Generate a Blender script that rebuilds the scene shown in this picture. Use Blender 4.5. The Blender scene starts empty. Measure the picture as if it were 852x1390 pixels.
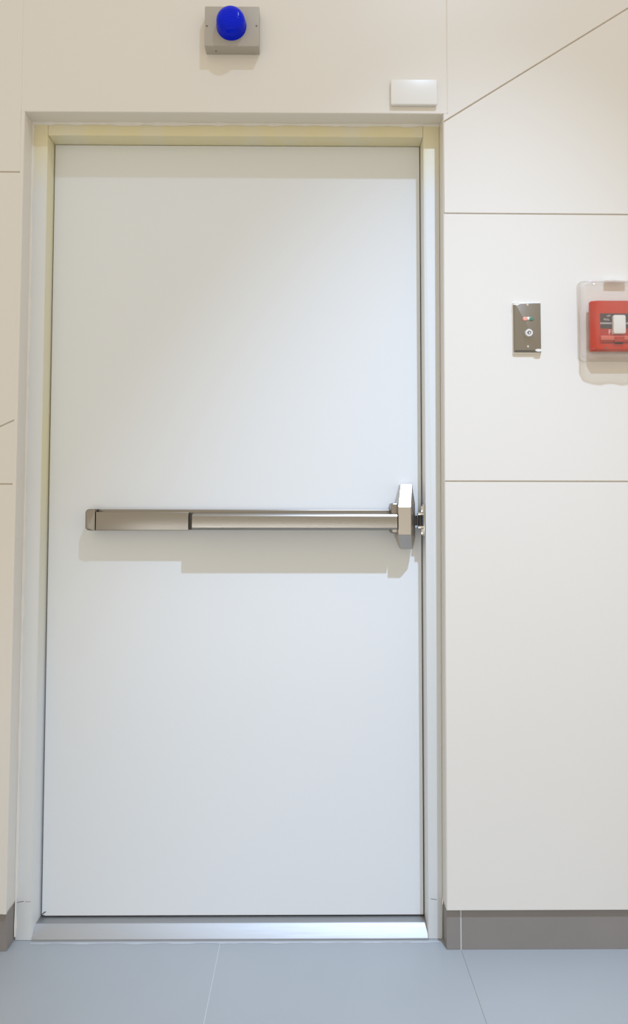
import bpy, bmesh, math, random
from mathutils import Vector, Matrix
random.seed(4)
sc = bpy.context.scene
COL = sc.collection

# ------------------------------------------------------------------ materials
def new_mat(name):
    m = bpy.data.materials.new(name); m.use_nodes = True
    nt = m.node_tree; b = nt.nodes['Principled BSDF']
    return m, nt, b

def paint(name, col, rough=.5, vary=.03, scale=3.0, bump=.02, bscale=160, metallic=0, spec=.5):
    m, nt, b = new_mat(name)
    tc = nt.nodes.new('ShaderNodeTexCoord')
    n = nt.nodes.new('ShaderNodeTexNoise'); n.inputs['Scale'].default_value = scale; n.inputs['Detail'].default_value = 6
    mx = nt.nodes.new('ShaderNodeMix'); mx.data_type = 'RGBA'
    mx.inputs[6].default_value = (*[c*(1-vary) for c in col], 1)
    mx.inputs[7].default_value = (*[min(1, c*(1+vary)) for c in col], 1)
    nt.links.new(tc.outputs['Object'], n.inputs['Vector'])
    nt.links.new(n.outputs['Fac'], mx.inputs[0])
    nt.links.new(mx.outputs[2], b.inputs['Base Color'])
    b.inputs['Roughness'].default_value = rough
    b.inputs['Metallic'].default_value = metallic
    b.inputs['Specular IOR Level'].default_value = spec
    if bump:
        n2 = nt.nodes.new('ShaderNodeTexNoise'); n2.inputs['Scale'].default_value = bscale
        bp = nt.nodes.new('ShaderNodeBump'); bp.inputs['Strength'].default_value = bump; bp.inputs['Distance'].default_value = .002
        nt.links.new(tc.outputs['Object'], n2.inputs['Vector'])
        nt.links.new(n2.outputs['Fac'], bp.inputs['Height']); nt.links.new(bp.outputs['Normal'], b.inputs['Normal'])
    return m

def brushed(name, col, rough=.32, stretch=(4, 300, 300), aniso=.5):
    m, nt, b = new_mat(name)
    tc = nt.nodes.new('ShaderNodeTexCoord'); mp = nt.nodes.new('ShaderNodeMapping')
    mp.inputs['Scale'].default_value = stretch
    n = nt.nodes.new('ShaderNodeTexNoise'); n.inputs['Scale'].default_value = 3; n.inputs['Detail'].default_value = 4
    mr = nt.nodes.new('ShaderNodeMapRange'); mr.inputs[3].default_value = rough-.06; mr.inputs[4].default_value = rough+.08
    bp = nt.nodes.new('ShaderNodeBump'); bp.inputs['Strength'].default_value = .08; bp.inputs['Distance'].default_value = .0006
    nt.links.new(tc.outputs['Object'], mp.inputs['Vector']); nt.links.new(mp.outputs[0], n.inputs['Vector'])
    nt.links.new(n.outputs['Fac'], mr.inputs[0]); nt.links.new(mr.outputs[0], b.inputs['Roughness'])
    nt.links.new(n.outputs['Fac'], bp.inputs['Height']); nt.links.new(bp.outputs['Normal'], b.inputs['Normal'])
    b.inputs['Base Color'].default_value = (*col, 1); b.inputs['Metallic'].default_value = 1
    return m

M_wall = paint('wall_paint', (.76, .73, .685), .38, .012, 2, .03, 60)
M_groove = paint('joint_filler', (.62, .56, .47), .8, .05, 20)
M_caulk = paint('pale_caulk', (.78, .75, .70), .7, .05, 20)
M_door = paint('door_paint', (.75, .775, .797), .36, .012, 2.5, .02, 40)
M_dark = paint('dark_gap', (.04, .035, .03), .9, .1, 30, 0)
M_skirt = paint('skirting_tile', (.255, .232, .215), .4, .08, 9, .02, 200)
M_grout = paint('pale_grout', (.62, .63, .64), .8, .1, 90)
M_steel = brushed('brushed_steel', (.325, .302, .272))
M_steelp = brushed('brushed_push_pad', (.345, .325, .295), .28)
M_head = brushed('brushed_latch_head', (.54, .50, .455), .36)
M_chrome = brushed('satin_chrome', (.72, .71, .70), .16, (40, 40, 40))
M_alu = brushed('aluminium_sill', (.42, .425, .43), .50, (3, 260, 260))
M_iron = paint('dark_latch', (.06, .055, .05), .35, .1, 50, 0, metallic=.8)
M_box = paint('beige_enclosure', (.44, .41, .36), .42, .02, 20, .02, 300)
M_screw = paint('screw_metal', (.22, .20, .17), .4, .05, 50, 0, metallic=.6)
M_screwl = paint('bright_screw', (.8, .78, .74), .3, .05, 50, 0, metallic=.7)
M_white = paint('white_plastic', (.80, .80, .79), .3, .01, 8, 0)
M_red = paint('red_plastic', (.64, .042, .016), .35, .05, 20, .01)
M_redd = paint('darker_red_plastic', (.50, .035, .02), .4, .05, 20, 0)
M_redl = paint('pale_red_lip', (.72, .16, .11), .3, .05, 20, 0)
M_black = paint('black_print', (.075, .06, .06), .4, .1, 50, 0)
M_greyp = paint('grey_print', (.45, .40, .41), .4, .05, 50, 0)
M_handle = paint('white_handle', (.86, .84, .81), .35, .02, 20, 0)
M_text = paint('pale_lettering', (.85, .70, .66), .5, .02, 20, 0)
M_ledr = paint('red_led', (.85, .38, .32), .2, .1, 60, 0)
M_ledg = paint('green_led', (.10, .22, .16), .2, .1, 60, 0)
M_lock = paint('polished_lock', (.80, .80, .82), .25, .02, 20, 0, metallic=.35)
M_ledw = paint('clear_lens', (.78, .78, .72), .2, .05, 60, 0)

def mat_blue():
    m, nt, b = new_mat('blue_lens')
    b.inputs['Base Color'].default_value = (0, .014, .68, 1)
    b.inputs['Roughness'].default_value = .12
    b.inputs['Specular IOR Level'].default_value = .15
    b.inputs['Coat Roughness'].default_value = .05
    lw = nt.nodes.new('ShaderNodeTexCoord')
    wv = nt.nodes.new('ShaderNodeTexWave'); wv.wave_type = 'RINGS'; wv.rings_direction = 'Y'
    wv.inputs['Scale'].default_value = 45
    bp = nt.nodes.new('ShaderNodeBump'); bp.inputs['Strength'].default_value = .25; bp.inputs['Distance'].default_value = .001
    nt.links.new(lw.outputs['Object'], wv.inputs['Vector'])
    nt.links.new(wv.outputs['Fac'], bp.inputs['Height']); nt.links.new(bp.outputs['Normal'], b.inputs['Normal'])
    return m
M_blue = mat_blue()

def mat_frame():
    """off-white door-frame enamel, yellowed in worn patches over the head and rebate; upper jambs also carry painted-in warm shade"""
    m, nt, b = new_mat('frame_enamel')
    tc = nt.nodes.new('ShaderNodeTexCoord'); sp = nt.nodes.new('ShaderNodeSeparateXYZ')
    nt.links.new(tc.outputs['Object'], sp.inputs[0])
    n = nt.nodes.new('ShaderNodeTexNoise'); n.inputs['Scale'].default_value = 9; n.inputs['Detail'].default_value = 8
    mp = nt.nodes.new('ShaderNodeMapping'); mp.inputs['Scale'].default_value = (1.5, 1, .35)
    nt.links.new(tc.outputs['Object'], mp.inputs[0]); nt.links.new(mp.outputs[0], n.inputs['Vector'])
    def math_(op, a, b_):
        k = nt.nodes.new('ShaderNodeMath'); k.operation = op; k.use_clamp = False
        for i, v in enumerate((a, b_)):
            if isinstance(v, (int, float)): k.inputs[i].default_value = v
            else: nt.links.new(v, k.inputs[i])
        return k.outputs[0]
    def rng(v, a, b_, c=0., d=1.):
        k = nt.nodes.new('ShaderNodeMapRange'); k.inputs[1].default_value = a; k.inputs[2].default_value = b_
        k.inputs[3].default_value = c; k.inputs[4].default_value = d; nt.links.new(v, k.inputs[0]); return k.outputs[0]
    # face yellowing, aged paint plus header shade painted into the upper jambs: strong on the head rail, fades by z ~1.6
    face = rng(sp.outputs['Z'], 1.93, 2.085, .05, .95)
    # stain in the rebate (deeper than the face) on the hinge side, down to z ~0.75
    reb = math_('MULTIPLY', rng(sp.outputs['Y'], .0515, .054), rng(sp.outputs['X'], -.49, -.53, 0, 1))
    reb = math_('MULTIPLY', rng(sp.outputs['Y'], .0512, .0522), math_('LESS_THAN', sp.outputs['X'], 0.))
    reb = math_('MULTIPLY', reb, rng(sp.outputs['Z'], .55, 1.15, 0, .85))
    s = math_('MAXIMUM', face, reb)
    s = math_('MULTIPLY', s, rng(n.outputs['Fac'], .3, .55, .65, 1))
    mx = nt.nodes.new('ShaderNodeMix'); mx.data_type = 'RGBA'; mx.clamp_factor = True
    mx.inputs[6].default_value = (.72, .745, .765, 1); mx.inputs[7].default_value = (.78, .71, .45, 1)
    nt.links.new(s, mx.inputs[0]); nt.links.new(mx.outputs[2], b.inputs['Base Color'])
    b.inputs['Roughness'].default_value = .38
    n2 = nt.nodes.new('ShaderNodeTexNoise'); n2.inputs['Scale'].default_value = 50; n2.inputs['Detail'].default_value = 5
    bp = nt.nodes.new('ShaderNodeBump'); bp.inputs['Strength'].default_value = .12; bp.inputs['Distance'].default_value = .002
    nt.links.new(tc.outputs['Object'], n2.inputs['Vector']); nt.links.new(n2.outputs['Fac'], bp.inputs['Height'])
    nt.links.new(bp.outputs['Normal'], b.inputs['Normal'])
    return m
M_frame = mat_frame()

def mat_floor():
    m, nt, b = new_mat('grey_floor_coating')
    tc = nt.nodes.new('ShaderNodeTexCoord')
    n = nt.nodes.new('ShaderNodeTexNoise'); n.inputs['Scale'].default_value = 4; n.inputs['Detail'].default_value = 8
    mx = nt.nodes.new('ShaderNodeMix'); mx.data_type = 'RGBA'
    mx.inputs[6].default_value = (.345, .37, .39, 1); mx.inputs[7].default_value = (.385, .41, .43, 1)
    nt.links.new(tc.outputs['Object'], n.inputs['Vector']); nt.links.new(n.outputs['Fac'], mx.inputs[0])
    nt.links.new(mx.outputs[2], b.inputs['Base Color'])
    b.inputs['Roughness'].default_value = .35
    return m
M_floor = mat_floor()
M_smear = paint('old_floor_paint', (.50, .52, .55), .6, .1, 60)

def mat_clear():
    """thin moulded clear polycarbonate: mostly see-through, glossy, slightly smoky where thick"""
    m = bpy.data.materials.new('clear_polycarbonate'); m.use_nodes = True
    nt = m.node_tree; nt.nodes.clear()
    out = nt.nodes.new('ShaderNodeOutputMaterial')
    tr = nt.nodes.new('ShaderNodeBsdfTransparent'); tr.inputs[0].default_value = (.975, .97, .96, 1)
    gl = nt.nodes.new('ShaderNodeBsdfGlossy'); gl.inputs[0].default_value = (1, 1, 1, 1); gl.inputs['Roughness'].default_value = .06
    df = nt.nodes.new('ShaderNodeBsdfDiffuse'); df.inputs[0].default_value = (.88, .86, .83, 1)
    lw = nt.nodes.new('ShaderNodeLayerWeight'); lw.inputs[0].default_value = .35
    tc = nt.nodes.new('ShaderNodeTexCoord')
    n = nt.nodes.new('ShaderNodeTexNoise'); n.inputs['Scale'].default_value = 22; n.inputs['Detail'].default_value = 2
    bp = nt.nodes.new('ShaderNodeBump'); bp.inputs['Strength'].default_value = .6; bp.inputs['Distance'].default_value = .006
    nt.links.new(tc.outputs['Object'], n.inputs['Vector']); nt.links.new(n.outputs['Fac'], bp.inputs['Height'])
    nt.links.new(bp.outputs['Normal'], gl.inputs['Normal'])
    mr = nt.nodes.new('ShaderNodeMapRange'); mr.inputs[3].default_value = .012; mr.inputs[4].default_value = .48
    nt.links.new(lw.outputs['Facing'], mr.inputs[0])
    mx0 = nt.nodes.new('ShaderNodeMixShader'); mx0.inputs[0].default_value = .5
    nt.links.new(gl.outputs[0], mx0.inputs[1]); nt.links.new(df.outputs[0], mx0.inputs[2])
    mx = nt.nodes.new('ShaderNodeMixShader')
    nt.links.new(mr.outputs[0], mx.inputs[0]); nt.links.new(tr.outputs[0], mx.inputs[1]); nt.links.new(mx0.outputs[0], mx.inputs[2])
    nt.links.new(mx.outputs[0], out.inputs[0])
    return m
M_clear = mat_clear()

# ------------------------------------------------------------------ mesh helpers
def box(bm, x0, x1, y0, y1, z0, z1, bevel=0, seg=2, mi=0):
    r = bmesh.ops.create_cube(bm, size=1)
    vs = r['verts']
    for v in vs:
        v.co = Vector(((x0+x1)/2+v.co.x*(x1-x0), (y0+y1)/2+v.co.y*(y1-y0), (z0+z1)/2+v.co.z*(z1-z0)))
    fs = {f for v in vs for f in v.link_faces}
    for f in fs: f.material_index = mi
    if bevel:
        es = list({e for v in vs for e in v.link_edges})
        r = bmesh.ops.bevel(bm, geom=es, offset=bevel, segments=seg, profile=.5, affect='EDGES')
        for f in r['faces']: f.material_index = mi
    return vs

def prism_xz(bm, pts, y0, y1, mi=0, bevel=0):
    """polygon given in x,z, extruded along y (y0 = front)"""
    a = [bm.verts.new((x, y0, z)) for x, z in pts]; b = [bm.verts.new((x, y1, z)) for x, z in pts]
    n = len(pts); fs = [bm.faces.new(a), bm.faces.new(b[::-1])]
    for i in range(n): fs.append(bm.faces.new((a[i], b[i], b[(i+1) % n], a[(i+1) % n])))
    for f in fs: f.material_index = mi
    bmesh.ops.recalc_face_normals(bm, faces=fs)
    if bevel:
        es = list(fs[0].edges)
        r = bmesh.ops.bevel(bm, geom=es, offset=bevel, segments=3, profile=.5, affect='EDGES')
        for f in r['faces']: f.material_index = mi
    return fs

def prism_yz(bm, pts, x0, x1, mi=0):
    a = [bm.verts.new((x0, y, z)) for y, z in pts]; b = [bm.verts.new((x1, y, z)) for y, z in pts]
    n = len(pts); fs = [bm.faces.new(a), bm.faces.new(b[::-1])]
    for i in range(n): fs.append(bm.faces.new((a[i], b[i], b[(i+1) % n], a[(i+1) % n])))
    for f in fs: f.material_index = mi
    bmesh.ops.recalc_face_normals(bm, faces=fs)
    return fs

def rrect(x0, x1, z0, z1, r, seg=8):
    pts = []
    for cx, cz, a0 in ((x1-r, z1-r, 0), (x0+r, z1-r, 90), (x0+r, z0+r, 180), (x1-r, z0+r, 270)):
        for k in range(seg+1):
            a = math.radians(a0+90*k/seg); pts.append((cx+r*math.cos(a), cz+r*math.sin(a)))
    return pts

def lathe_y(bm, prof, cx, cz, seg=48, mi=0):
    """prof = [(radius, y)...] revolved about the y axis through (cx, cz)"""
    rings = []
    for r, y in prof:
        if r < 1e-6: rings.append([bm.verts.new((cx, y, cz))])
        else: rings.append([bm.verts.new((cx+r*math.cos(2*math.pi*k/seg), y, cz+r*math.sin(2*math.pi*k/seg))) for k in range(seg)])
    fs = []
    for A, B in zip(rings, rings[1:]):
        for k in range(seg):
            k2 = (k+1) % seg
            if len(A) == 1 and len(B) == 1: continue
            if len(A) == 1: fs.append(bm.faces.new((A[0], B[k], B[k2])))
            elif len(B) == 1: fs.append(bm.faces.new((A[k], B[0], A[k2])))
            else: fs.append(bm.faces.new((A[k], B[k], B[k2], A[k2])))
    for f in fs: f.material_index = mi
    bmesh.ops.recalc_face_normals(bm, faces=fs)
    return fs

def hull(bm, pts):
    vs = [bm.verts.new(p) for p in pts]
    bmesh.ops.convex_hull(bm, input=vs)
    bmesh.ops.recalc_face_normals(bm, faces=bm.faces)

def obj(name, bm, mats, parent=None, smooth=False, origin=None):
    me = bpy.data.meshes.new(name)
    if origin is not None:
        bmesh.ops.translate(bm, verts=bm.verts, vec=-Vector(origin))
    bm.to_mesh(me); bm.free()
    for m in (mats if isinstance(mats, (list, tuple)) else [mats]): me.materials.append(m)
    o = bpy.data.objects.new(name, me); COL.objects.link(o)
    if origin is not None: o.location = origin
    if smooth:
        for p in me.polygons: p.use_smooth = True
        try: me.set_sharp_from_angle(angle=math.radians(35))
        except Exception: pass
    if parent:
        o.parent = parent
    return o

def tag(o, label, cat, kind=None, group=None):
    o['label'] = label; o['category'] = cat
    if kind: o['kind'] = kind
    if group: o['group'] = group
    return o

def empty(name, label, cat, loc):
    o = bpy.data.objects.new(name, None); COL.objects.link(o); o.empty_display_size = .05
    o.location = loc; tag(o, label, cat); return o

def part(name, bm, mats, root, smooth=False):
    """part built in world coordinates under a thing whose origin is elsewhere"""
    o = obj(name, bm, mats, None, smooth)
    o.parent = root
    w = Vector(root.location); p = root.parent
    while p: w += Vector(p.location); p = p.parent
    o.data.transform(Matrix.Translation(-w))
    return o

def text_bm(bm, s, x, y, z, h, mi=0, depth=.0003):
    cu = bpy.data.curves.new('lettering', 'FONT'); cu.body = s; cu.size = h/.72; cu.extrude = depth
    to = bpy.data.objects.new('lettering', cu)
    COL.objects.link(to)
    bpy.context.view_layer.update()
    dg = bpy.context.evaluated_depsgraph_get()
    me = bpy.data.meshes.new_from_object(to.evaluated_get(dg))
    me.transform(Matrix.Translation((x, y, z)) @ Matrix.Rotation(math.radians(90), 4, 'X'))
    n0 = len(bm.faces); bm.from_mesh(me); bm.faces.ensure_lookup_table()
    for f in bm.faces[n0:]: f.material_index = mi
    bpy.data.objects.remove(to); bpy.data.curves.remove(cu); bpy.data.meshes.remove(me)

# ------------------------------------------------------------------ dimensions (metres; wall face is y = 0, door face y = DY)
FY, DY = .051, .097               # frame face, door face
OLT, OLB = -.5385, -.5460         # opening left edge, top / bottom
ORT, ORB = .5465, .5415           # opening right edge, top / bottom
OZ = 2.1210                       # underside of the opening head
SK = .1010                        # top of the skirting
WX0, WX1, WZ = -1.5, 1.9, 3.0
WB = .20                          # back of the wall

# ------------------------------------------------------------------ floor
bm = bmesh.new()
box(bm, WX0, WX1, -2.6, WB, -.05, 0)
box(bm, .5776, .5788, -2.6, .009, -.01, .0002, mi=1)         # joint in line with the skirting grout
box(bm, -.024, -.0231, -2.6, .04, -.01, .0002, mi=2)
# smear of old paint in front of the threshold
pts = []
N = 60
top = [(-.50+1.03*i/N, .0425) for i in range(N+1)]
bot = [(-.50+1.03*i/N, .039-.006*.4*random.random()-(.002 if i % 7 < 3 else 0)) for i in range(N+1)][::-1]
vs = [bm.verts.new((x, y, .0004)) for x, y in top+bot]
f = bm.faces.new(vs); f.material_index = 3
if f.normal.z < 0: f.normal_flip()
tag(obj('floor', bm, [M_floor, M_skirt, M_grout, M_smear]), 'smooth pale blue-grey coated floor in front of the door', 'floor', 'structure')

# ------------------------------------------------------------------ wall with jointed panels
bm = bmesh.new()
G = .0018                         # half width of a joint
PB = .0035                        # depth of a joint
def panel(pts, g=G):
    prism_xz(bm, pts, 0, PB+.001, 0, .0010)
jl, jr = -.5475, .5562            # vertical joints over the door
D0 = (jr, 2.1050); sl = (2.4091-2.1037)/(1.0329-.5508)
def dz(x): return D0[1]+(x-D0[0])*sl
H1 = 1.8572; H2 = 1.1642
# panel over the door
panel([(jl+.001, OZ), (jr-.001, OZ), (jr-.001, WZ), (jl+.001, WZ)])
# right side
xr = .5468
panel([(xr, dz(xr)+G*1.2), (WX1, dz(WX1)+G*1.2), (WX1, WZ), (jr+.001, WZ), (jr+.001, OZ), (xr, OZ)])
panel([(xr, H1+G), (WX1, H1-.0035+G), (WX1, dz(WX1)-G*1.2), (jr, dz(jr)-G*1.2), (xr, dz(xr)-G*1.2)])
def xo(z): return ORB+(ORT-ORB)*z/OZ
panel([(xo(H2), H2+G), (WX1, H2+G), (WX1, H1-.0035-G), (xo(H1), H1-G)])
panel([(xo(SK), SK), (WX1, SK), (WX1, H2-G), (xo(H2), H2-G)])
# left side
def xl(z): return OLB+(OLT-OLB)*z/OZ-.0075      # edge of the corner bead
HL = 1.9620; HM = 1.1556; DLe = 1.3203
def dl(x): return DLe+(x+.5445)*.463
panel([(WX0, HL+.0035+G+.1*0), (-.5475, HL-.0015+G), (jl-.001, WZ), (WX0, WZ)])
panel([(WX0, max(dl(WX0), HM)+.3*0+G) if dl(WX0) > HM else (-.5445-(DLe-HM)/.463, HM+G+.0012),
       (xl(DLe), dl(xl(DLe))+G), (xl(HL), HL-.0015-G), (WX0, HL+.0035-G), (WX0, HM+G+.0012)])
panel([(-.5445-(DLe-HM)/.463+.006, HM+G), (xl(HM), HM+G), (xl(DLe), dl(xl(DLe))-G)])
panel([(WX0, SK-.006), (xl(SK), SK-.006), (xl(HM), HM-G), (WX0, HM-G)])
# corner bead along the left edge of the opening
prism_xz(bm, [(xl(0)-.0012, SK-.006), (OLB+(OLT-OLB)*SK/OZ, SK-.006), (OLT, OZ+.0005), (xl(OZ)-.0012, OZ+.0005)], -.0003, PB+.001, 0, .0005)
# solid wall behind the panels; its edges make the reveal
prism_xz(bm, [(WX0, SK-.005), (OLB, SK-.005), (OLT, OZ), (OLT, WZ), (WX0, WZ)], PB, WB, 1)
prism_xz(bm, [(WX1, SK), (WX1, WZ), (ORT, WZ), (ORT, OZ), (ORB, SK)], PB, WB, 1)
box(bm, OLT, ORT, PB, WB, OZ, WZ, mi=1)
# pale caulk in the vertical joints over the door
box(bm, jl-.0011, jl+.0011, .0009, PB+.002, OZ+.002, WZ, mi=2)
box(bm, jr-.0011, jr+.0011, .0009, PB+.002, OZ+.002, WZ, mi=2)
# reveal linings (painted like the wall)
prism_xz(bm, [(OLB, SK), (OLB+.0008, SK), (OLT+.0008, OZ), (OLT, OZ)], .001, FY+.02, 0)
prism_xz(bm, [(ORB, SK), (ORT, OZ), (ORT-.0008, OZ), (ORB-.0008, SK)], .001, FY+.02, 0)
box(bm, OLT, ORT, .001, FY+.02, OZ-.0008, OZ+.0001, mi=0)
tag(obj('wall_back', bm, [M_wall, M_groove, M_caulk]), 'cream panelled wall with horizontal and diagonal joints around the door opening', 'wall', 'structure')

# ------------------------------------------------------------------ skirting
bm = bmesh.new()
box(bm, ORB+.0008, .5772, .0100, FY+.004, 0, SK+.0004, .0012)
box(bm, .5794, WX1, .0100, FY+.004, 0, SK+.0004, .0008)
box(bm, .5768, .5798, .0106, .03, 0, SK-.001, mi=1)
tag(obj('baseboard_right', bm, [M_skirt, M_grout]), 'grey-brown tiled skirting to the right of the door', 'skirting', 'structure')
bm = bmesh.new()
box(bm, WX0, OLB-.0008, .0100, FY+.004, 0, SK-.0056, .0012)
tag(obj('baseboard_left', bm, [M_skirt, M_grout]), 'grey-brown tiled skirting at the left edge of the door recess', 'skirting', 'structure')

# ------------------------------------------------------------------ door frame
IL, IR, IT = -.4990, .5030, 2.0870     # rebate edges
fr = bpy.data.objects.new('trim_1', None); COL.objects.link(fr); fr.empty_display_size = .05
tag(fr, 'off-white enamelled steel door frame, yellowed along its head', 'door frame', 'structure')
bm = bmesh.new()
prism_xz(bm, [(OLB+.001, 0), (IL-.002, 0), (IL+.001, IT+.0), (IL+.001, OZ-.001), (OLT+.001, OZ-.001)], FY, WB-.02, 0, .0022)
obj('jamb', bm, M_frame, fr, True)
bm = bmesh.new()
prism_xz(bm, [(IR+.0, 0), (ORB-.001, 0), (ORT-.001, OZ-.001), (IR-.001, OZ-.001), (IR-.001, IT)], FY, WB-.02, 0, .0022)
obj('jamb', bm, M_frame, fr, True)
bm = bmesh.new()
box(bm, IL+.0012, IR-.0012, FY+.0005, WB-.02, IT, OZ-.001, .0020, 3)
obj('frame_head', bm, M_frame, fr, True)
# sealant bead between frame and reveal: uneven
def bead(bm, p0, p1, w, out, n=70):
    p0 = Vector(p0); p1 = Vector(p1); d = (p1-p0)/n
    prev = None
    for i in range(n+1):
        c = p0+d*i; k = w*(.55+.75*random.random())
        ring = [bm.verts.new(c+Vector(o)*k) for o in out]
        if prev:
            for a in range(len(ring)-1): bm.faces.new((prev[a], prev[a+1], ring[a+1], ring[a]))
        prev = ring
bm = bmesh.new()
bead(bm, (OLT+.001, FY, OZ-.001), (ORT-.001, FY, OZ-.001), .0048, [(0, -1.2, 0), (0, -.6, -.6), (0, 0, -1.2)])
bead(bm, (OLB+.0008, FY, .01), (OLT+.0008, FY, OZ-.002), .0034, [(0, -1.2, 0), (.6, -.6, 0), (1.2, 0, 0)])
bmesh.ops.recalc_face_normals(bm, faces=bm.faces)
obj('sealant', bm, M_caulk, fr, True)
# paint cracks at the frame feet
def crack(bm, pts, y, w=.0008):
    for (x0, z0), (x1, z1) in zip(pts, pts[1:]):
        vs = [bm.verts.new(p) for p in ((x0, y, z0), (x1, y, z1), (x1, y, z1+w), (x0, y, z0+w))]
        bm.faces.new(vs)
bm = bmesh.new()
crack(bm, [(-.540, .0935), (-.531, .0955), (-.524, .0965)], FY-.0002, .0013)
crack(bm, [(-.520, .0955), (-.506, .0960)], FY-.0002, .0008)
crack(bm, [(.510, .1000), (.518, .0985), (.5265, .0975)], FY-.0002, .0011)
obj('paint_crack', bm, M_dark, fr)

# ------------------------------------------------------------------ threshold
bm = bmesh.new()
prism_yz(bm, [(.130, 0), (.130, .0300), (.0715, .0300), (.0480, .0045), (.0475, 0)], IL-.0015, IR-.0005)
es = [e for e in bm.edges if abs(e.verts[0].co.x-e.verts[1].co.x) > .5 and .02 < e.verts[0].co.z < .04]
bmesh.ops.bevel(bm, geom=es, offset=.0022, segments=3, profile=.5, affect='EDGES')
o = obj('trim_2', bm, M_alu, None, True)
tag(o, 'ramped silvery aluminium threshold strip under the door', 'threshold', 'structure')

# ------------------------------------------------------------------ door leaf
dl_x0, dl_x1, dl_z0, dl_z1 = IL+.0035, IR-.0035, .0335, IT-.0035+.002
bm = bmesh.new()
box(bm, dl_x0, dl_x1, DY, DY+.045, dl_z0, dl_z1, .0012, 2)
door = obj('door_1', bm, M_door, None, False)
tag(door, 'tall pale blue-white flush steel exit door with a horizontal push bar', 'door', 'structure')
# dark rebate stop behind the leaf closing the gap
bm = bmesh.new()
box(bm, IL-.001, IR+.001, DY+.047, DY+.06, .0305, IT+.001)
obj('door_stop', bm, M_dark, fr)

bm = bmesh.new()
crack(bm, [(-.4950, .0350), (-.4915, .0390), (-.4850, .0430)], DY-.0004, .0030)
crack(bm, [(-.4950, .0345), (-.4880, .0350)], DY-.0004, .0016)
obj('scuff_mark', bm, M_dark, door)
# push bar: rail mesh with its pieces below it
bm = bmesh.new()
box(bm, -.3570, .4215, .0730, DY+.0005, 1.0375, 1.0915, .0025, 3)
bar = obj('push_bar', bm, M_steel, door, True)
bar['label'] = 'brushed steel horizontal push bar across the door'
bm = bmesh.new()
prof = rrect(-.3835, -.3300, 1.0365, 1.0925, .010, 6)
prism_xz(bm, [p if p[0] < -.3580 else (-.3575, min(max(p[1], 1.0365), 1.0925)) for p in prof], .0490, DY+.0005)
bmesh.ops.remove_doubles(bm, verts=bm.verts, dist=1e-6)
fe = [e for e in bm.edges if all(abs(v.co.y-.0490) < 1e-5 for v in e.verts) and min(v.co.x for v in e.verts) < -.3576]
bmesh.ops.bevel(bm, geom=fe, offset=.006, segments=4, profile=.5, affect='EDGES')
bmesh.ops.recalc_face_normals(bm, faces=bm.faces)
obj('end_cap', bm, M_steel, bar, True)
bm = bmesh.new()
box(bm, -.3560, -.1145, .0500, .0735, 1.0368, 1.0850, .0016, 3)
obj('housing_cover', bm, M_steel, bar, True)
bm = bmesh.new()
prism_yz(bm, [(.0290, 1.0440), (.0290, 1.0735), (.0325, 1.0800), (.0735, 1.0830), (.0735, 1.0405), (.0325, 1.0405)], -.1020, .4262)
es = [e for e in bm.edges if abs(e.verts[0].co.x-e.verts[1].co.x) > .3]
bmesh.ops.bevel(bm, geom=es, offset=.0015, segments=2, profile=.5, affect='EDGES')
obj('push_pad', bm, M_steelp, bar, True)
bm = bmesh.new()
box(bm, -.1150, -.1015, .0560, .0735, 1.0400, 1.0820)
obj('gap_filler', bm, M_iron, bar)
# latch head: chassis plate against the door + faceted cover
bm = bmesh.new()
prism_xz(bm, [p for p in rrect(.4130, .4745, 1.0290, 1.1090, .006, 5)], .0520, DY+.0005, 0, .004)
obj('latch_chassis', bm, M_steel, bar, True)
bm = bmesh.new()
F = .0320; Bk = DY+.0005; Mi = .060; Bt = .0655
front = [(.4290, 1.0985), (.4620, 1.0985), (.4620, 1.0270), (.4290, 1.0270)]
mid = [(.4270, 1.1060), (.4770, 1.1080), (.4770, 1.0180), (.4270, 1.0200)]
back = [(.4400, 1.1580), (.4700, 1.1580), (.4710, .9880), (.4410, .9880)]
hull(bm, [(x, F, z) for x, z in front]+[(x, Mi, z) for x, z in mid]+[(x, Bk, z) for x, z in mid]+[(x, y, z) for x, z in back for y in (Bk, Bt)])
bmesh.ops.dissolve_limit(bm, angle_limit=.02, verts=bm.verts, edges=bm.edges)
bmesh.ops.bevel(bm, geom=list(bm.edges), offset=.0009, segments=1, profile=.5, affect='EDGES')
obj('latch_head', bm, M_head, bar, False)
bm = bmesh.new()
box(bm, .4740, .4850, .0660, .0780, 1.0500, 1.0765, .002, 2)
obj('latch_bolt', bm, M_iron, bar, True)

# ------------------------------------------------------------------ strike on the jamb
st = empty('strike_keeper', 'small satin chrome latch keeper screwed to the door frame beside the push bar head', 'latch keeper', (IR-.002, .085, 1.063))
bm = bmesh.new()
box(bm, IR-.0040, IR-.0015, .0560, .0950, 1.0220, 1.1060, .0008, 2)
part('keeper_plate', bm, M_chrome, st, True)
for z0, z1 in ((1.0770, 1.0845), (1.0420, 1.0495)):
    bm = bmesh.new()
    box(bm, IR-.0195, IR-.0040, .0540, .0740, z0, z1, .0015, 2)
    part('keeper_arm', bm, M_chrome, st, True)
bm = bmesh.new()
r = bmesh.ops.create_cone(bm, cap_ends=True, segments=24, radius1=.0062, radius2=.0062, depth=.0275)
for v in r['verts']: v.co += Vector((IR-.0115, .0650, 1.06325))
part('keeper_roller', bm, M_iron, st, True)
for z0, z1 in ((1.0845, 1.1010), (1.0260, 1.0420)):
    bm = bmesh.new()
    box(bm, IR-.0110, IR-.0040, .0550, .0600, z0, z1, .0012, 2)
    part('keeper_lug', bm, M_chrome, st, True)
bm = bmesh.new()
lathe_y(bm, [(0, -.0018), (.002, -.0016), (.003, 0), (0, 0)], 0, 0, 20)
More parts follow.
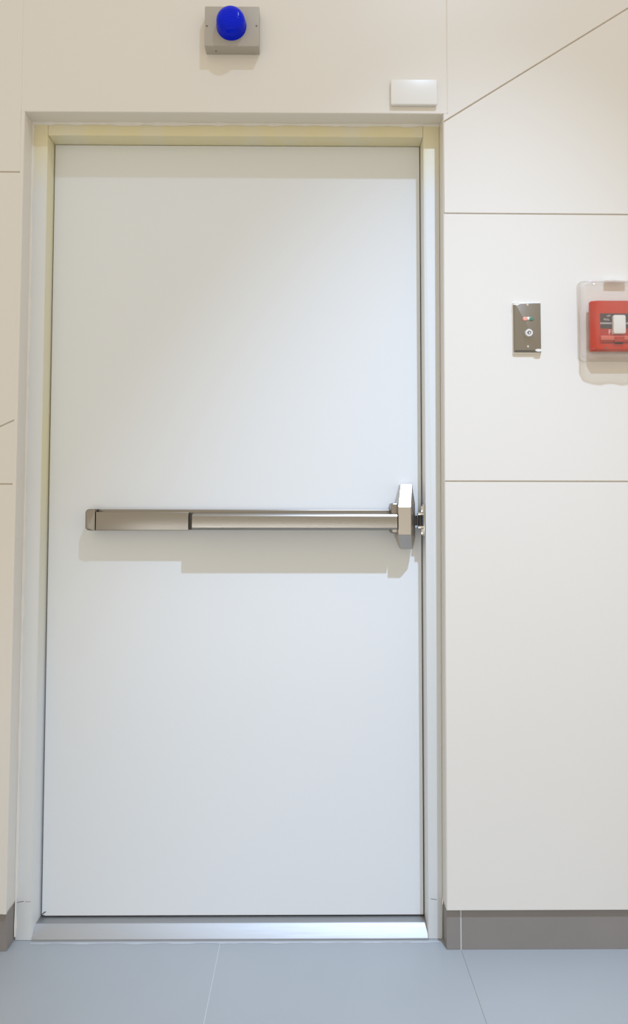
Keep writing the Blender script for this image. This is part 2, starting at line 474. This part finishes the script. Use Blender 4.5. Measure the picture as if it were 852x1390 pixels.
for v in bm.verts: v.co = Vector((IR-.0038+v.co.y, .070+v.co.x, 1.098+v.co.z))
part('screw', bm, M_screwl, st, True)

# ------------------------------------------------------------------ blue beacon
bx0, bx1, bz0, bz1, bd = -.0700, .0690, 2.2745, 2.3800, .0325
bc = empty('warning_beacon', 'blue domed warning light on a square beige box above the door', 'warning light', (0, 0, bz0))
bm = bmesh.new()
box(bm, bx0, bx1, -bd, 0, bz0, bz1, .0022, 3)
box(bm, bx0+.002, bx1-.002, -bd-.0004, -bd+.001, bz0+.0003, bz0+.0012)
part('enclosure', bm, M_box, bc, True)
bm = bmesh.new()
cx, cz = -.0015, 2.3275
lathe_y(bm, [(0, -bd), (.0385, -bd), (.0385, -bd-.004), (.0375, -bd-.006), (.0370, -bd-.014), (.0358, -bd-.022),
             (.0335, -bd-.027), (.0290, -bd-.0315), (.0200, -bd-.0345), (.0090, -bd-.0358), (0, -bd-.0362)], cx, cz, 64)
part('lens', bm, M_blue, bc, True)
for sx, sz in ((bx0+.0055, 2.3275), (bx1-.0065, 2.3285)):
    bm = bmesh.new()
    lathe_y(bm, [(0, -bd-.0012), (.0018, -bd-.001), (.0026, -bd), (0, -bd)], sx, sz, 20)
    part('screw', bm, M_screw, bc, True)
bm = bmesh.new()
lathe_y(bm, [(0, -.0012), (.0018, -.001), (.0026, 0), (0, 0)], 0, 0, 20)
for v in bm.verts: v.co = Vector((-.043+v.co.x, -.014-v.co.z, bz0+v.co.y))
part('screw', bm, M_screw, bc, True)

# ------------------------------------------------------------------ white sensor box
sn = empty('door_sensor', 'small blank white rectangular box above the right corner of the door', 'sensor', (.469, 0, 2.1385))
bm = bmesh.new()
box(bm, .4105, .5275, -.0030, 0, 2.1395, 2.2040, .0012, 2)
part('back_plate', bm, M_white, sn, True)
bm = bmesh.new()
box(bm, .4085, .5290, -.0100, -.0026, 2.1385, 2.2060, .0028, 4)
part('sensor_cover', bm, M_white, sn, True)
for sx in (.430, .510):
    bm = bmesh.new()
    box(bm, sx-.003, sx+.003, -.0075, -.0045, 2.1376, 2.1390, .0003, 1)
    part('cover_clip', bm, M_caulk, sn)

# ------------------------------------------------------------------ key switch
ks = empty('key_switch', 'stainless steel key switch plate with two indicator lights on the right wall', 'key switch', (.7555, 0, 1.4930))
px0, px1, pz0, pz1, pd = .7205, .7910, 1.4975, 1.6215, .0100
bm = bmesh.new()
prism_xz(bm, rrect(px0-.0008, px1+.0008, pz0-.0075, pz1+.0015, .002, 3), -.0045, 0, 0, .0012)
part('filler_pad', bm, M_caulk, ks, True)['label'] = 'cream filler pad behind the plate'
bm = bmesh.new()
# plate with sloping pressed edges
o4 = [(px0, pz0-.0035), (px1, pz0-.0035), (px1, pz1), (px0, pz1)]
i4 = [(px0+.0035, pz0+.0015), (px1-.0020, pz0+.0015), (px1-.0020, pz1-.0020), (px0+.0035, pz1-.0020)]
hull(bm, [(x, -.0040, z) for x, z in o4]+[(x, -.0060, z) for x, z in o4]+[(x, -pd, z) for x, z in i4])
bmesh.ops.bevel(bm, geom=list(bm.edges), offset=.0006, segments=2, profile=.5, affect='EDGES')
part('face_plate', bm, M_steel, ks, True)
kx = .7568
for cxx, czz, n_, lb in ((px0+.007, pz1-.004, 9, 'upper left'), (px1-.008, pz0+.0012, 9, 'lower right')):
    bm = bmesh.new()
    P = [(cxx+(.0070+.0025*random.random())*math.cos(2*math.pi*k/n_), czz+(.0028+.0018*random.random())*math.sin(2*math.pi*k/n_)) for k in range(n_)]
    P = [(min(max(x, px0-.001), px1+.0010), min(z, pz1+.0012)) for x, z in P]
    prism_xz(bm, P, -pd-.0005, -.0042)
    part('paint_smear', bm, M_caulk, ks)['label'] = 'dried wall paint on the '+lb+' plate corner'
for name, m, x in (('red_indicator', M_ledr, .7495), ('green_indicator', M_ledg, .7660)):
    bm = bmesh.new()
    prism_xz(bm, rrect(x-.0062, x+.0062, 1.5745, 1.5840, .0046, 6), -pd-.0018, -pd+.001, 0, .001)
    part('indicator_light', bm, m, ks, True)['label'] = name.replace('_', ' ')+' light'
bm = bmesh.new()
prism_xz(bm, rrect(.7535, .7615, 1.5765, 1.5845, .003, 6), -pd-.0014, -pd+.001, 0, .0008)
part('indicator_bezel', bm, M_ledw, ks, True)
bm = bmesh.new()
lathe_y(bm, [(0, -pd+.001), (.0098, -pd+.001), (.0098, -pd-.0075), (.0090, -pd-.0088), (.0055, -pd-.0092), (.0052, -pd-.0080), (0, -pd-.0080)], kx, 1.5415, 40)
kc = part('lock_cylinder', bm, M_lock, ks, True)
bm = bmesh.new()
# tubular keyway ring with a centre post
for k in range(20):
    a0 = math.radians(195+330*k/20); a1 = math.radians(195+330*(k+1)/20)
    q = [(.0042, a0), (.0042, a1), (.0029, a1), (.0029, a0)]
    bm.faces.new([bm.verts.new((kx+r_*math.cos(a), -pd-.0083, 1.5415+r_*math.sin(a))) for r_, a in q])
bm.faces.new([bm.verts.new((kx+x, -pd-.0084, 1.5415+z)) for x, z in ((-.0046, -.0012), (-.0008, -.0012), (-.0008, .0012), (-.0046, .0012))])
part('keyway', bm, M_dark, kc)
for sz in (1.6150, 1.5080):
    bm = bmesh.new()
    lathe_y(bm, [(0, -pd-.0014), (.0018, -pd-.0012), (.0030, -pd), (0, -pd)], kx-.0005, sz, 20)
    box(bm, kx-.0028, kx+.0018, -pd-.0016, -pd-.0010, sz-.0003, sz+.0003)
    part('screw', bm, M_screwl, ks, True)

# ------------------------------------------------------------------ fire alarm pull station
fx0, fx1, fz0, fz1 = .9110, 1.0430, 1.4945, 1.6215
ps = empty('fire_alarm_pull_station', 'red fire alarm pull station with a white handle inside a clear cover', 'fire alarm', ((fx0+fx1)/2, 0, fz0))
fd = .0340
bm = bmesh.new()
box(bm, fx0+.006, fx1-.006, -.016, 0, fz0+.006, fz1-.006, .002, 2)
part('back_box', bm, M_redd, ps, True)
bm = bmesh.new()
o4 = rrect(fx0, fx1, fz0, fz1, .003, 4); i4 = rrect(fx0+.010, fx1-.010, fz0+.002, fz1-.002, .003, 4)
a = [bm.verts.new((x, -.014, z)) for x, z in o4]; b = [bm.verts.new((x, -fd+.011, z)) for x, z in o4]; c = [bm.verts.new((x, -fd, z)) for x, z in i4]
n = len(a)
for P, Q in ((a, b), (b, c)):
    for k in range(n): bm.faces.new((P[k], Q[k], Q[(k+1) % n], P[(k+1) % n]))
bm.faces.new(a[::-1]); bm.faces.new(c)
bmesh.ops.recalc_face_normals(bm, faces=bm.faces)
part('body', bm, M_red, ps, False)
lx0, lx1 = fx0+.0200, fx1-.0200
bm = bmesh.new()
box(bm, lx0, lx1, -fd-.0006, -fd+.001, 1.5635, 1.5870, mi=0)
box(bm, lx0, lx1, -fd-.0009, -fd+.001, 1.5595, 1.5640, mi=1)
box(bm, lx0, lx1, -fd-.0006, -fd+.001, 1.5480, 1.5600, mi=0)
box(bm, lx0, lx1, -fd-.0006, -fd+.001, 1.5300, 1.5482, mi=3)
hy = -fd-.0009
text_bm(bm, 'LIFT', lx0+.0165, hy, 1.5785, .0042, 2)
text_bm(bm, 'PULL', lx0+.0085, hy, 1.5690, .0050, 2)
text_bm(bm, 'FIRE', lx0+.0195, hy, 1.5335, .0125, 2)
part('instruction_panel', bm, [M_black, M_greyp, M_text, M_redd], ps)
bm = bmesh.new()
box(bm, lx0-.001, lx1+.001, -fd-.0060, -fd+.001, 1.5175, 1.5295, .0022, 3)
part('handle_lip', bm, M_redl, ps, True)
bm = bmesh.new()
xm = (fx0+fx1)/2
box(bm, xm-.0140, xm+.0120, -fd-.0075, -fd+.001, 1.5130, 1.5275, .002, 2)
box(bm, lx0, lx1, -fd-.0005, -fd+.001, 1.5118, 1.5132, mi=1)
prism_xz(bm, [(xm-.0125, 1.5135), (xm-.0095, 1.5090), (xm+.0085, 1.5090), (xm+.0115, 1.5135)], -fd-.0008, -fd+.001, 1)
part('finger_slot', bm, [M_redd, M_dark], ps)
bm = bmesh.new()
prism_xz(bm, rrect(xm-.0165, xm+.0150, 1.5335, 1.5810, .0045, 6), -fd-.0090, -fd+.001, 0, .002)
part('pull_handle', bm, M_handle, ps, True)['label'] = 'white pull handle'
bm = bmesh.new()
lathe_y(bm, [(0, -fd-.0008), (.0020, -fd-.0006), (.0024, -fd+.001), (0, -fd+.001)], xm-.0300, 1.4990, 18)
part('screw', bm, M_screw, ps, True)

# clear moulded cover over the station
cvx0, cvx1, cvz0, cvz1 = .8865, 1.0780, 1.4720, 1.6800
cv = empty('protective_cover', 'clear domed plastic cover over the red fire alarm pull station', 'cover', ((cvx0+cvx1)/2, 0, cvz0))
bm = bmesh.new()
secs = [(.000, -.0005, .016), (.000, -.0040, .016), (.0045, -.0045, .018), (.0055, -.0150, .020), (.0070, -.0340, .022), (.0100, -.0410, .024),
        (.0160, -.0460, .024), (.0250, -.0480, .022), (.0400, -.0485, .018)]
rings = []
for ins, y, rr in secs:
    P = rrect(cvx0+ins, cvx1-ins, cvz0+ins, cvz1-ins, rr, 10)
    P = [(a[0]+(b_[0]-a[0])*t/6, a[1]+(b_[1]-a[1])*t/6) for a, b_ in zip(P, P[1:]+P[:1]) for t in range(6 if math.dist(a, b_) > .02 else 1)]
    wv = .0013 if ins > .005 and ins < .03 else 0
    rings.append([bm.verts.new((x+wv*math.sin(z*90+ins*300), y+wv*math.sin(x*110+z*60), z+wv*.6*math.sin(x*80))) for x, z in P])
for A, B in zip(rings, rings[1:]):
    for k in range(len(A)): bm.faces.new((A[k], B[k], B[(k+1) % len(A)], A[(k+1) % len(A)]))
bm.faces.new(rings[-1])
bmesh.ops.recalc_face_normals(bm, faces=bm.faces)
o = part('clear_shell', bm, M_clear, cv, True)
md = o.modifiers.new('thickness', 'SOLIDIFY'); md.thickness = .0012; md.offset = -1
bm = bmesh.new()
box(bm, cvx0+.070, cvx0+.125, -.0140, -.0050+.004, cvz1-.0045, cvz1+.0010, .001, 2)
part('hinge_tab', bm, M_ledw, cv, True)

# ------------------------------------------------------------------ lights
def aim(o, p):
    o.rotation_euler = (Vector(p)-Vector(o.location)).to_track_quat('-Z', 'Y').to_euler()
def spot(name, target, size, energy):
    L = bpy.data.lights.new(name, 'SPOT'); lo = bpy.data.objects.new(name, L); COL.objects.link(lo)
    lo.location = (1.08, -2.0, 4.72); aim(lo, target)
    L.spot_size = math.radians(size); L.spot_blend = 1.0; L.shadow_soft_size = .035
    L.energy = energy; L.color = (.55, .72, 1.0)
spot('ceiling_spot', (.50, 0, .36), 31, 700)        # narrow beam of the high spotlight
spot('ceiling_spot_spill', (-.15, 0, .8), 74, 120)  # its wide spill
A = bpy.data.lights.new('low_fill', 'AREA'); ao = bpy.data.objects.new('low_fill', A); COL.objects.link(ao)  # added cool fill to brighten the lower walls, no known fixture
A.shape = 'RECTANGLE'; A.size = 2.2; A.size_y = .5; A.energy = 9.5; A.color = (.90, .95, 1)
ao.location = (-.2, -2.9, .32); aim(ao, (0, 0, .5))

w = bpy.data.worlds.new('world'); sc.world = w; w.use_nodes = True
bg = w.node_tree.nodes['Background']
bg.inputs[0].default_value = (1.0, .88, .685, 1); bg.inputs[1].default_value = .75

# ------------------------------------------------------------------ camera
cam = bpy.data.cameras.new('camera'); co = bpy.data.objects.new('camera', cam); COL.objects.link(co)
sc.camera = co
cam.sensor_fit = 'VERTICAL'; cam.sensor_height = 36; cam.lens = 907.33/1390*36; cam.shift_y = -45/1390
cam.clip_start = .02
p_, r_, y_ = .0412691, -.00122945, -.00753778
R = Matrix.Rotation(y_, 3, 'Z') @ Matrix.Rotation(p_, 3, 'X') @ Matrix.Rotation(r_, 3, 'Y')
X, Yf, Zu = R.col[0], R.col[1], R.col[2]
m = Matrix((( X[0], Zu[0], -Yf[0]), (X[1], Zu[1], -Yf[1]), (X[2], Zu[2], -Yf[2]))).to_4x4()
m.translation = Vector((.198364, -1.694681, 1.099924))
co.matrix_world = m

vs_ = sc.view_settings
vs_.view_transform = 'Standard'; vs_.look = 'None'; vs_.exposure = 0; vs_.gamma = 1
vs_.use_curve_mapping = False
